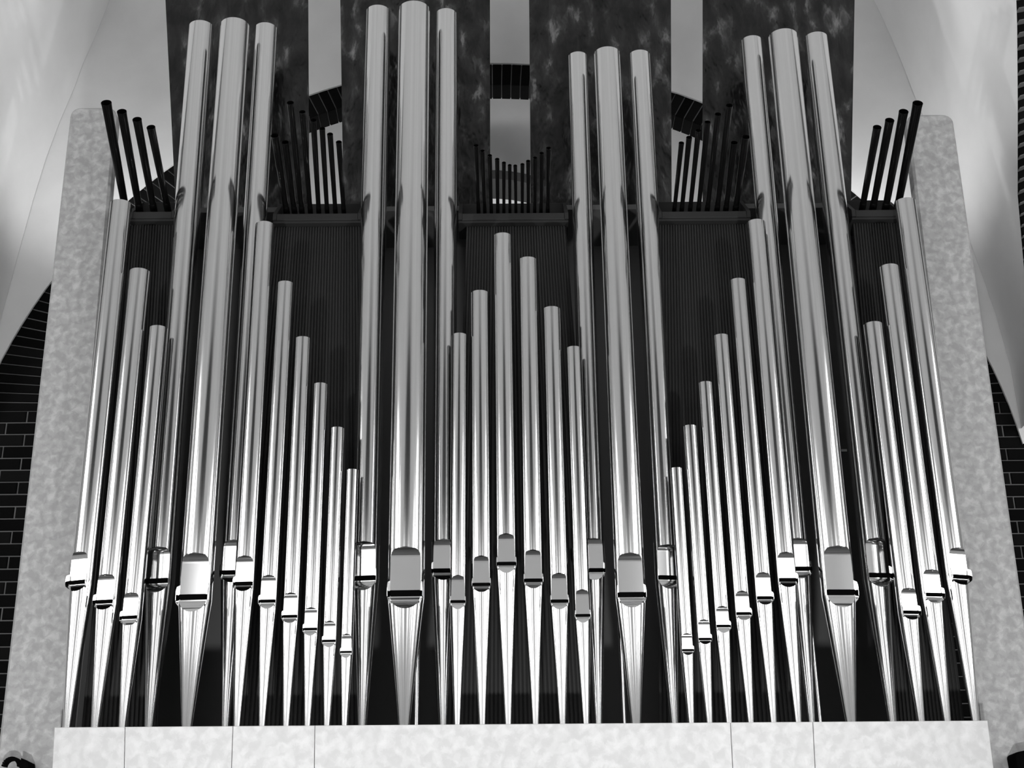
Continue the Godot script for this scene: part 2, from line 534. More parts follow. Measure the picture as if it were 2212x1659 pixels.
# plaster webs of the vault springing forward from the end wall on both sides, with a brick edge
func build_webs() -> void:
	var lists := [
		[[330, -250], [280, -110], [237, 0], [205, 80], [178, 140], [160, 190], [128, 265], [100, 340], [72, 430], [39, 550], [2, 688], [-25, 800], [-45, 900]],
		[[1770, -250], [1840, -110], [1888, 0], [1925, 80], [1950, 140], [1971, 195], [2002, 270], [2030, 340], [2063, 430], [2106, 550], [2153, 685], [2184, 796], [2206, 925]],
	]
	var reach := [[-250, 3.2], [0, 2.45], [205, 1.85], [340, 1.42], [545, 0.77], [780, 0.30], [930, 0.06]]
	for side in 2:
		var s := -1.0 if side == 0 else 1.0
		var back := []
		var front := []
		for q in lists[side]:
			var p := at_z(q[0], q[1], WALL_Z + 0.004)
			var dz := 0.06
			for k in reach.size() - 1:
				if q[1] >= reach[k][0] and q[1] <= reach[k + 1][0]:
					dz = lerpf(reach[k][1], reach[k + 1][1], (q[1] - reach[k][0]) / float(reach[k + 1][0] - reach[k][0]))
			back.append(p)
			front.append(p + Vector3(s * 0.02 * dz, 0, dz))
		var st := st_new()
		for i in back.size() - 1:
			var m := 6
			for k in m:
				var t0 := float(k) / m
				var t1 := float(k + 1) / m
				var nn := []
				for j in [i, i + 1]:
					var j0 := maxi(j - 1, 0)
					var j1 := mini(j + 1, back.size() - 1)
					var t: Vector3 = back[j1] - back[j0]
					var nv := t.cross(front[j] - back[j]).normalized()
					if nv.x * s > 0.0:
						nv = -nv
					nn.append(nv)
				quad(st, back[i].lerp(front[i], t0), back[i].lerp(front[i], t1), back[i + 1].lerp(front[i + 1], t1), back[i + 1].lerp(front[i + 1], t0), nn[0], nn[0], nn[1], nn[1])
		# the brick-coloured return behind the edge
		var web := setting("wall_web_left" if side == 0 else "wall_web_right", st, M.plaster, "curved white plaster web of the vault beside the organ")
		var rt := st_new()
		for i in front.size() - 1:
			var o := Vector3(s * 3.0, 0.0, -0.14)
			flat(rt, front[i] + Vector3(0, 0, -0.14), front[i + 1] + Vector3(0, 0, -0.14), front[i + 1] + o, front[i] + o, Vector3.BACK)
		part("return_face", rt, M.brick_far, web)
		# single bricks along the edge
		var rng := RandomNumberGenerator.new()
		rng.seed = 300 + side
		var bed := st_new()
		for i in range(2, front.size() - 1):
			var a: Vector3 = front[i]
			var b: Vector3 = front[i + 1]
			var l := a.distance_to(b)
			var num := maxi(1, int(round(l / 0.07)))
			for k in num:
				var p := a.lerp(b, float(k) / num)
				var q := a.lerp(b, (k + 0.88) / num)
				var frac := (i - 2 + float(k) / num) / (front.size() - 3.0)
				var tilt := lerpf(-0.25, 0.75, frac)
				var d := Vector2(s * cos(tilt), sin(tilt)) * 0.26
				var bs := st_new()
				var poly := [Vector2(p.x, p.y), Vector2(q.x, q.y), Vector2(q.x, q.y) + d, Vector2(p.x, p.y) + d]
				if Geometry2D.is_polygon_clockwise(PackedVector2Array(poly)):
					poly.reverse()
				var zz := maxf(p.z, q.z)
				prism(bs, poly, zz + 0.002, zz - 0.16, 0.004)
				part("brick", bs, M.bricks[rng.randi() % 4], web)
				var e := a.lerp(b, float(k + 1) / num)
				poly = [Vector2(q.x, q.y), Vector2(e.x, e.y), Vector2(e.x, e.y) + d, Vector2(q.x, q.y) + d]
				if Geometry2D.is_polygon_clockwise(PackedVector2Array(poly)):
					poly.reverse()
				prism(bed, poly, zz - 0.004, zz - 0.15)
		part("mortar", bed, M.mortar, web)

# ------------------------------------------------------------------ the case
const CASE_Z := 0.16
const POST_Z := -0.02
var rail_y := 2.5

func px_poly(list: Array, z: float) -> Array:
	var out := []
	for q in list:
		var p := at_z(q[0], q[1], z)
		out.append(Vector2(p.x, p.y))
	if Geometry2D.is_polygon_clockwise(PackedVector2Array(out)):
		out.reverse()
	return out

func rounded(list: Array, which: Array, r: float) -> Array:
	var out := []
	for i in list.size():
		if not i in which:
			out.append(list[i])
			continue
		var p: Vector2 = list[i]
		var a: Vector2 = (list[(i + list.size() - 1) % list.size()] - p).normalized()
		var b: Vector2 = (list[(i + 1) % list.size()] - p).normalized()
		for k in 6:
			var t := k / 5.0
			var m := p + a * r
			var e := p + b * r
			out.append(m.lerp(p, t).lerp(p.lerp(e, t), t))
	return out

func build_case() -> void:
	# posts stand on the floor; the feet below the picture go straight down
	var left := px_poly([[153, 231], [252, 231], [137, 1572], [-14, 1700]], POST_Z)
	var right := px_poly([[1958, 246], [2058, 246], [2266, 1700], [2114, 1556]], POST_Z)
	for side in 2:
		var poly: Array = left if side == 0 else right
		var tops := []
		var order := poly.duplicate()
		order.sort_custom(func(a, b): return a.y > b.y)
		tops = [order[0], order[1]]
		var lows := [order[2], order[3]]
		tops.sort_custom(func(a, b): return a.x < b.x)
		lows.sort_custom(func(a, b): return a.x < b.x)
		var down := []
		for k in 2:
			var d: Vector2 = (lows[k] - tops[k]) / (tops[k].y - lows[k].y)
			down.append(Vector2(lows[k].x + d.x * lows[k].y * 0.4, 0.0))
		var full := [down[0], down[1], lows[1], tops[1], tops[0], lows[0]]
		full = rounded(full, [3, 4], 0.06)
		var st := st_new()
		prism(st, full, POST_Z, -0.10, 0.012)
		var post := thing("stone_post", "pale mottled stone post with a rounded top corner beside the %s tower" % ("second tallest" if side == 0 else "third tallest"), "post", "stone posts of the organ case")
		part("shaft", st, M.stone, post)
	var c := thing("front_rail", "broad pale stone rail of jointed boards under the organ pipes", "rail")
	# rail boards, set edge to edge with fine joints
	var seams := [[117, 112], [270, 268], [503, 500], [680, 679], [1578, 1583], [1756, 1761], [2134, 2147]]
	var a := at_z(140, 1571, CASE_Z + 0.015)
	var b := at_z(2112, 1556.5, CASE_Z + 0.015)
	rail_y = minf(a.y, b.y)
	for i in seams.size() - 1:
		var poly := []
		var zc := CASE_Z + 0.015
		var e0 := lerpf(1571.0, 1556.5, (seams[i][0] - 140.0) / 1972.0)
		var e1 := lerpf(1571.0, 1556.5, (seams[i + 1][0] - 140.0) / 1972.0)
		for q in [[seams[i][0], e0], [seams[i + 1][0], e1]]:
			var p := at_z(q[0], q[1], zc)
			poly.append(Vector2(p.x, p.y))
		var p2 := at_z(seams[i + 1][1], 1659, zc)
		var p3 := at_z(seams[i][1], 1659, zc)
		var g := 0.0012
		var lowy := 1.55
		var f0 := Vector2(p3.x, p3.y)
		var f1 := Vector2(p2.x, p2.y)
		var d0: Vector2 = f0 + (f0 - poly[0]) * ((f0.y - lowy) / (poly[0].y - f0.y))
		var d1: Vector2 = f1 + (f1 - poly[1]) * ((f1.y - lowy) / (poly[1].y - f1.y))
		var shape := [d0 + Vector2(g, 0), d1 - Vector2(g, 0), poly[1] - Vector2(g, 0), poly[0] + Vector2(g, 0)]
		var st := st_new()
		prism(st, shape, zc, CASE_Z - 0.03, 0.0025)
		part("rail_board", st, M.stone_pale, c)
	var st := st_new()
	box(st, Vector3(-2.1, 0.0, 0.0), Vector3(2.15, 1.545, CASE_Z - 0.02), 0.01)
	part("base", st, M.stone, c)
	var tb := thing("toe_board", "black board behind the stone rail on which the pipe feet stand", "board")
	st = st_new()
	box(st, Vector3(-1.98, rail_y - 0.20, -0.78), Vector3(2.06, rail_y - 0.131, CASE_Z - 0.04))
	part("board", st, M.board, tb)
	for x in [-1.9, 1.9]:
		st = st_new()
		box(st, Vector3(x - 0.05, 0, -0.7), Vector3(x + 0.05, rail_y - 0.20, -0.6))
		part("bearer", st, M.board, tb)
	c = thing("inner_case", "black back and top of the organ case behind the pipes", "organ case")
	st = st_new()
	var roof := at_z(1000, 458, -0.43).y
	box(st, Vector3(-2.06, 0.0, -0.84), Vector3(2.17, roof, -0.80))
	part("back_panel", st, M.board, c)
	st = st_new()
	box(st, Vector3(-2.06, roof - 0.03, -0.84), Vector3(2.17, roof, -0.36))
	part("top_board", st, M.board, c)
	for x in [-2.06, 2.14]:  # unseen side panels, added to keep light out of the case
		st = st_new()
		box(st, Vector3(x, 0.0, -0.84), Vector3(x + 0.03, roof, -0.36))
		part("added_side_panel", st, M.board, c)
	# dark ribbed panels close behind the pipes of each bay
	var bays := [[279, 378, 178, 345, "outer bay beside the second tallest tower", 471], [590, 780, 480, 800, "bay between the tallest and second tallest towers", 475], [1008, 1222, 965, 1310, "middle bay", 474], [1424, 1620, 1420, 1745, "bay between the shortest and third tallest towers", 470], [1842, 1946, 1935, 2084, "outer bay beside the third tallest tower", 467]]
	for q in bays:
		var zp := -0.17
		var t0 := at_z(q[0], 474, zp)
		var t1 := at_z(q[1], 474, zp)
		var l0 := at_z(q[2], 1560, zp)
		var l1 := at_z(q[3], 1560, zp)
		st = st_new()
		var y1 := at_z((q[0] + q[1]) * 0.5, q[5], -0.12).y - 0.013
		var y0 := rail_y - 0.13
		prism(st, [Vector2(l0.x, y0), Vector2(l1.x, y0), Vector2(t1.x, y1), Vector2(t0.x, y1)], zp - 0.008, zp - 0.025)
		var pitch := 0.0145
		var num := int((t1.x - t0.x) / pitch)
		for k in num:
			var u0 := float(k) / num
			var u1 := (k + 0.6) / num
			prism(st, [Vector2(lerpf(l0.x, l1.x, u0), y0), Vector2(lerpf(l0.x, l1.x, u1), y0), Vector2(lerpf(t0.x, t1.x, u1), y1), Vector2(lerpf(t0.x, t1.x, u0), y1)], zp, zp - 0.008, 0.0015)
		var rp := thing("ribbed_panel", "dark ribbed panel behind the pipes of the %s" % q[4], "panel", "ribbed panels behind the pipes")
		part("panel", st, M.wood, rp)
	# troughs that carry the trumpets
	var chests := [[278, 378, 471, "outer bay beside the second tallest tower"], [589, 781, 475, "bay between the tallest and second tallest towers"], [990, 1228, 474, "middle bay"], [1422, 1622, 470, "bay between the shortest and third tallest towers"], [1841, 1947, 467, "outer bay beside the third tallest tower"]]
	for q in chests:
		var zc := -0.12
		var low := at_z((q[0] + q[1]) * 0.5, q[2], zc).y
		var lip := at_z((q[0] + q[1]) * 0.5, q[2] - 14.0, zc).y
		var x0 := at_z(q[0], q[2], zc).x
		var x1 := at_z(q[1], q[2], zc).x
		var zb := -0.30
		var back := at_z((q[0] + q[1]) * 0.5, q[2] - 35.0, zb).y
		var ch := thing("trumpet_chest", "dark trough holding the trumpet pipes above the %s" % q[3], "trough", "troughs of the trumpet pipes")
		st = st_new()
		box(st, Vector3(x0 + 0.02, low, zc - 0.02), Vector3(x1 - 0.02, lip, zc), 0.003)
		part("front_board", st, M.wood, ch)
		st = st_new()
		box(st, Vector3(x0, low, zb - 0.02), Vector3(x1, back, zb), 0.003)
		part("back_board", st, M.wood, ch)
		st = st_new()
		box(st, Vector3(x0, low - 0.012, zb - 0.02), Vector3(x1, low + 0.01, zc - 0.01), 0.002)
		part("bottom_board", st, M.wood, ch)
		for e in [x0, x1 - 0.02]:
			st = st_new()
			# sloping end cheek
			for zz in [0.0]:
				var lo := Vector3(e, low, zb)
				flat(st, Vector3(e, low, zc), Vector3(e, low, zb), Vector3(e, back, zb), Vector3(e, lip, zc), Vector3.LEFT)
				flat(st, Vector3(e + 0.02, low, zc), Vector3(e + 0.02, low, zb), Vector3(e + 0.02, back, zb), Vector3(e + 0.02, lip, zc), Vector3.RIGHT)
				flat(st, Vector3(e, lip, zc), Vector3(e + 0.02, lip, zc), Vector3(e + 0.02, back, zb), Vector3(e, back, zb), Vector3.UP)
				flat(st, Vector3(e, lip, zc), Vector3(e + 0.02, lip, zc), Vector3(e + 0.02, low, zc), Vector3(e, low, zc), Vector3.BACK)
			part("end_cheek", st, M.wood, ch)

# tall dark sheet-metal reflectors leaning forward behind the towers
func build_reflectors() -> void:
	var lean := deg_to_rad(5.0)
	var n := Vector3(0, -sin(lean), cos(lean))
	var p0 := at_z(1000, 456, -0.43)
	var list := [
		[[380, 668], [341, 664], "tall dark patinated metal sheet behind the second tallest pipe tower"],
		[[742, 1059], [730, 1058], "tall dark patinated metal sheet behind the tallest pipe tower"],
		[[1147, 1451], [1140, 1448], "tall dark patinated metal sheet behind the shortest pipe tower"],
		[[1518, 1838], [1518, 1852], "tall dark patinated metal sheet behind the third tallest pipe tower"],
	]
	for q in list:
		var th := thing("reflector", q[2], "metal sheet", "tall metal sheets behind the pipe towers")
		var c := []
		for e in [[q[0][0], 456], [q[0][1], 456], [q[1][1], -330], [q[1][0], -330]]:
			c.append(at_plane(e[0], e[1], p0, n))
		th.position = (c[0] + c[1]) * 0.5
		var st := st_new()
		var o: Vector3 = th.position
		var w := n * -0.012
		# gently curved across: the sheet is sprung between its edges
		var cols := 16
		var rows := 2
		for i in cols:
			var u0 := float(i) / cols
			var u1 := float(i + 1) / cols
			var b0 := n * 0.012 * sin(PI * u0)
			var b1 := n * 0.012 * sin(PI * u1)
			var wide: float = c[0].distance_to(c[1])
			var side: Vector3 = (c[1] - c[0]).normalized()
			var n0 := (n - side * (0.012 * PI * cos(PI * u0) / wide)).normalized()
			var n1 := (n - side * (0.012 * PI * cos(PI * u1) / wide)).normalized()
			var a: Vector3 = c[0].lerp(c[1], u0) + b0 - o
			var b: Vector3 = c[0].lerp(c[1], u1) + b1 - o
			var d: Vector3 = c[3].lerp(c[2], u1) + b1 - o
			var e: Vector3 = c[3].lerp(c[2], u0) + b0 - o
			quad(st, a, b, d, e, n0, n1, n1, n0)
			quad(st, a + w, b + w, d + w, e + w, -n0, -n1, -n1, -n0)
		flat(st, c[0] - o, c[3] - o, c[3] - o + w, c[0] - o + w, Vector3.LEFT)
		flat(st, c[1] - o, c[2] - o, c[2] - o + w, c[1] - o + w, Vector3.RIGHT)
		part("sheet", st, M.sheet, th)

# ------------------------------------------------------------------ pipes
# a body of radius r with a mouth: local y up the axis, mouth toward +z
func pipe_body(r: float, y_lang: float, y_cut: float, y_crease: float, y_liptop: float, y_top: float, lip_w: float) -> Array:
	var body := st_new()
	var lip := st_new()
	var zc := r * sqrt(1.0 - lip_w * lip_w)
	var zb := zc * 0.93
	var rows := []          # [y, plane z]
	rows.append([y_lang, zb, false])
	rows.append([y_cut, zb, true])
	rows.append([lerpf(y_cut, y_crease, 0.5), lerpf(zb, zc, 0.5), true])
	rows.append([y_crease, zc, true])
	var m := 9
	for i in range(1, m + 1):
		var t := float(i) / m
		# quarter-round cove from the flat lip out to the skin of the pipe
		var cove := 1.0 - sqrt(maxf(0.0, 1.0 - t * t))
		rows.append([lerpf(y_crease, y_liptop, t), lerpf(zc, r, cove), true])
	var span := y_top - y_liptop
	for i in range(1, 9):
		rows.append([y_liptop + span * i / 8.0, r, false])
	var seg := 48
	for i in rows.size() - 1:
		var y0: float = rows[i][0]
		var y1: float = rows[i + 1][0]
		var c0 := acos(clampf(rows[i][1] / r, -1.0, 1.0))
		var c1 := acos(clampf(rows[i + 1][1] / r, -1.0, 1.0))
		for k in seg:
			var t0 := float(k) / seg
			var t1 := float(k + 1) / seg
			var a := lerpf(c0, TAU - c0, t0)
			var b := lerpf(c0, TAU - c0, t1)
			var c := lerpf(c1, TAU - c1, t1)
			var d := lerpf(c1, TAU - c1, t0)
			var na := Vector3(sin(a), 0, cos(a))
			var nb := Vector3(sin(b), 0, cos(b))
			var nc := Vector3(sin(c), 0, cos(c))
			var nd := Vector3(sin(d), 0, cos(d))
			quad(body, na * r + Vector3.UP * y0, nb * r + Vector3.UP * y0, nc * r + Vector3.UP * y1, nd * r + Vector3.UP * y1, na, nb, nc, nd, Vector2(a / TAU, y0), Vector2(b / TAU, y0), Vector2(c / TAU, y1), Vector2(d / TAU, y1))
		if i >= 1 and (c0 > 1e-4 or c1 > 1e-4):
			var x0 := r * sin(c0)
			var x1 := r * sin(c1)
			var z0: float = rows[i][1]
			var z1: float = rows[i + 1][1]
			var n0 := row_normal(rows, i)
			var n1 := row_normal(rows, i + 1)
			quad(lip, Vector3(-x0, y0, z0), Vector3(x0, y0, z0), Vector3(x1, y1, z1), Vector3(-x1, y1, z1), n0, n0, n1, n1)
	# rim and the first hand's breadth of the inside
	var ri := r - maxf(0.0012, r * 0.03)
	for k in seg:
		var a := TAU * k / seg
		var b := TAU * (k + 1) / seg
		var na := Vector3(sin(a), 0, cos(a))
		var nb := Vector3(sin(b), 0, cos(b))
		var t := Vector3.UP * y_top
		quad(body, na * r + t, nb * r + t, nb * ri + t, na * ri + t, Vector3.UP, Vector3.UP, Vector3.UP, Vector3.UP)
		var t2 := Vector3.UP * (y_top - 0.1)
		quad(body, na * ri + t, nb * ri + t, nb * ri + t2, na * ri + t2, -na, -nb, -nb, -na)
	return [body, lip]

func row_normal(rows: Array, i: int) -> Vector3:
	var lo: int = maxi(i - 1, 1)
	var hi: int = i + 1
	if i <= 3:
		lo = 1
		hi = 3
	hi = mini(hi, 12)
	lo = mini(lo, hi - 1)
	var dy: float = rows[hi][0] - rows[lo][0]
	var dz: float = rows[hi][1] - rows[lo][1]
	return Vector3(0, -dz, dy).normalized()

func pipe_foot(r: float, y_lang: float, y_lipbot: float, r_tip: float, lip_w: float) -> Array:
	var foot := st_new()
	var lip := st_new()
	var zf := r * sqrt(1.0 - lip_w * lip_w)
	var rows := []
	# straight cone down to the toe; the lower lip is pressed flat into it
	var cone := func(y: float) -> float: return lerpf(r_tip, r, clampf(y / y_lang, 0.0, 1.0))
	var m := 14
	for i in m + 1:
		var t := float(i) / m
		t = 1.0 - (1.0 - t) * (1.0 - t)
		var y := lerpf(y_lang, y_lipbot, t)
		var rc: float = cone.call(y)
		var half := lip_w * r * sqrt(maxf(0.0, 1.0 - t * t))
		rows.append([y, sqrt(maxf(0.0, rc * rc - half * half))])
	for i in range(1, 9):
		var y := lerpf(y_lipbot, 0.0, i / 8.0)
		rows.append([y, cone.call(y)])
	var seg := 44
	var slope := Vector2(y_lang, r_tip - r).normalized()
	for i in rows.size() - 1:
		var y0: float = rows[i][0]
		var y1: float = rows[i + 1][0]
		var r0: float = cone.call(y0)
		var r1: float = cone.call(y1)
		var c0 := acos(clampf(rows[i][1] / r0, -1.0, 1.0))
		var c1 := acos(clampf(rows[i + 1][1] / r1, -1.0, 1.0))
		for k in seg:
			var t0 := float(k) / seg
			var t1 := float(k + 1) / seg
			var an := [lerpf(c0, TAU - c0, t0), lerpf(c0, TAU - c0, t1), lerpf(c1, TAU - c1, t1), lerpf(c1, TAU - c1, t0)]
			var dd := []
			var nn := []
			for a in an:
				var v := Vector3(sin(a), 0, cos(a))
				dd.append(v)
				nn.append((v * slope.x + Vector3.UP * slope.y).normalized())
			quad(foot, dd[0] * r0 + Vector3.UP * y0, dd[1] * r0 + Vector3.UP * y0, dd[2] * r1 + Vector3.UP * y1, dd[3] * r1 + Vector3.UP * y1, nn[0], nn[1], nn[2], nn[3], Vector2(an[0] / TAU, y0), Vector2(an[1] / TAU, y0), Vector2(an[2] / TAU, y1), Vector2(an[3] / TAU, y1))
		if c0 > 1e-3 or c1 > 1e-3:
			var x0 := r0 * sin(c0)
			var x1 := r1 * sin(c1)
			flat(lip, Vector3(-x0, y0, rows[i][1]), Vector3(x0, y0, rows[i][1]), Vector3(x1, y1, rows[i + 1][1]), Vector3(-x1, y1, rows[i + 1][1]), Vector3.BACK)
	return [foot, lip]

# x_top, y_top, width at the top; x of the toe; x of the mouth, lip top, crease, slot, lip bottom; depth; mouth turn in degrees
func make_pipe(q: Array, zp: float, turn: float, label: String, group: String) -> void:
	var th := thing("organ_pipe", label, "organ pipe", group)
	var guess := at_z(q[0], q[1], zp)
	var r: float = 0.5 * q[2] * depth_of(guess) / FOCAL
	var top := at_z(q[0], q[1], zp + r)
	top.z = zp
	var toe_y := lerpf(1571.0, 1556.5, (q[3] - 140.0) / 1972.0)
	var toe := at_z(q[3], toe_y, zp)
	var axis := (top - toe).normalized()
	var base := toe + axis * ((rail_y - 0.13 - toe.y) / axis.y)
	var h := (top - base).dot(axis)
	var lift := func(py: float, dz: float) -> float:
		return (at_z(q[4], py, zp + dz) - base).dot(axis)
	var y_liptop: float = lift.call(q[5], r * 0.9)
	var y_crease: float = lift.call(q[6] + 3.0, r * 0.6)
	var slot_h: float = 0.15 * r * 2.0
	var y_slot: float = lift.call(q[7], r * 0.6)
	var y_bot: float = lift.call(q[8], r * 0.9)
	var y_cut := y_slot + slot_h * 0.5
	var y_lang := y_slot - slot_h * 0.5
	var x := axis.cross(Vector3.BACK).normalized()
	var z := x.cross(axis).normalized()
	th.transform = Transform3D(Basis(x, axis, z) * Basis(Vector3.UP, deg_to_rad(turn)), base)
	var lw := 0.80
	var b := pipe_body(r, y_lang, y_cut, y_crease, y_liptop, h, lw)
	var body := part("body", b[0], M.tin, th)
	part("upper_lip", b[1], M.lip, body)
	var f := pipe_foot(r, y_lang, y_bot, 0.006 + r * 0.05, lw)
	var foot := part("foot", f[0], M.tin, th)
	part("lower_lip", f[1], M.lip, foot)
	var zl := r * sqrt(1.0 - lw * lw)
	# languid closing the body above the foot
	var st := st_new()
	var seg := 24
	for k in seg:
		var a := TAU * k / seg
		var bb := TAU * (k + 1) / seg
		var p := Vector3(sin(a) * r * 0.97, y_lang, minf(cos(a) * r * 0.97, zl * 0.85))
		var s := Vector3(sin(bb) * r * 0.97, y_lang, minf(cos(bb) * r * 0.97, zl * 0.85))
		tri(st, [Vector3(0, y_lang, 0), p, s], [Vector3.UP, Vector3.UP, Vector3.UP], [Vector2.ZERO, Vector2.ZERO, Vector2.ZERO])
	part("languid", st, M.tin, th)
	# black bar across the mouth
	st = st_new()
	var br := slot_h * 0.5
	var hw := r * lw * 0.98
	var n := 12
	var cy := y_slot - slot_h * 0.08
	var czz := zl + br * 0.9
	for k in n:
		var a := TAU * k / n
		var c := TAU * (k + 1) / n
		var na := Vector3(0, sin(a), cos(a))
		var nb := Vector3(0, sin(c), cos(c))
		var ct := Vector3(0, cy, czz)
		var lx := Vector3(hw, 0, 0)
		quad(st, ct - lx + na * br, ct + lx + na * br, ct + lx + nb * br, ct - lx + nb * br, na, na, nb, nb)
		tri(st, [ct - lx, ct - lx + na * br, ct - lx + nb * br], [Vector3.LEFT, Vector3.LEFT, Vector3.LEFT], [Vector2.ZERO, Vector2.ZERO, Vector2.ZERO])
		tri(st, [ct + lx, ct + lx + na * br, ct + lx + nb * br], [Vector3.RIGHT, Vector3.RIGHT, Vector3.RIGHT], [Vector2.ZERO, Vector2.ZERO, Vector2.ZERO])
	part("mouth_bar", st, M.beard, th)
	# ears: small curved plates either side of the mouth
	for s in [-1.0, 1.0]:
		st = st_new()
		var e_top := y_cut + r * 0.55
		var e_bot := lerpf(y_lang, y_bot, 0.55)
		var rows := 8
		for i in rows:
			var t0 := float(i) / rows
			var t1 := float(i + 1) / rows
			var ya := lerpf(e_bot, e_top, t0)
			var yb := lerpf(e_bot, e_top, t1)
			var oa := r * 0.36 * sqrt(maxf(0.0, 1.0 - pow(2.0 * t0 - 1.0, 4.0)))
			var ob := r * 0.36 * sqrt(maxf(0.0, 1.0 - pow(2.0 * t1 - 1.0, 4.0)))
			var x_in: float = s * r * (lw + 0.01)
			var fl := 0.35
			var pa := Vector3(x_in, ya, zl - 0.02 * r)
			var pb := Vector3(x_in, yb, zl - 0.02 * r)
			var qa := Vector3(x_in + s * oa * fl, ya, zl + oa)
			var qb := Vector3(x_in + s * ob * fl, yb, zl + ob)
			var out := Vector3(s, 0, -fl)
			var th_v := out.normalized() * 0.0012
			flat(st, pa + th_v, qa + th_v, qb + th_v, pb + th_v, out)
			flat(st, pa, qa, qb, pb, -out)
			flat(st, qa, qb, qb + th_v, qa + th_v, Vector3.BACK)
		part("ear", st, M.lip, th)

func build_tag() -> void:
	var a := at_z(1818, 975, -0.795)
	var b := at_z(1829.5, 970, -0.795)
	var st := st_new()
	box(st, Vector3(a.x, a.y, -0.80), Vector3(b.x, b.y, -0.796))
	var t := thing("paper_tag", "tiny white paper tag in the dark beside the third tallest tower", "tag")
	part("paper", st, M.paper, t)

func nth(k: int) -> String:
	return ["first", "second", "third", "fourth", "fifth", "sixth", "seventh", "eighth", "ninth", "tenth", "eleventh", "twelfth"][k]

func rank_word(k: int, n: int) -> String:
	if k == 0:
		return "longest"
	if k == n - 1:
		return "shortest"
	return nth(k) + " longest"

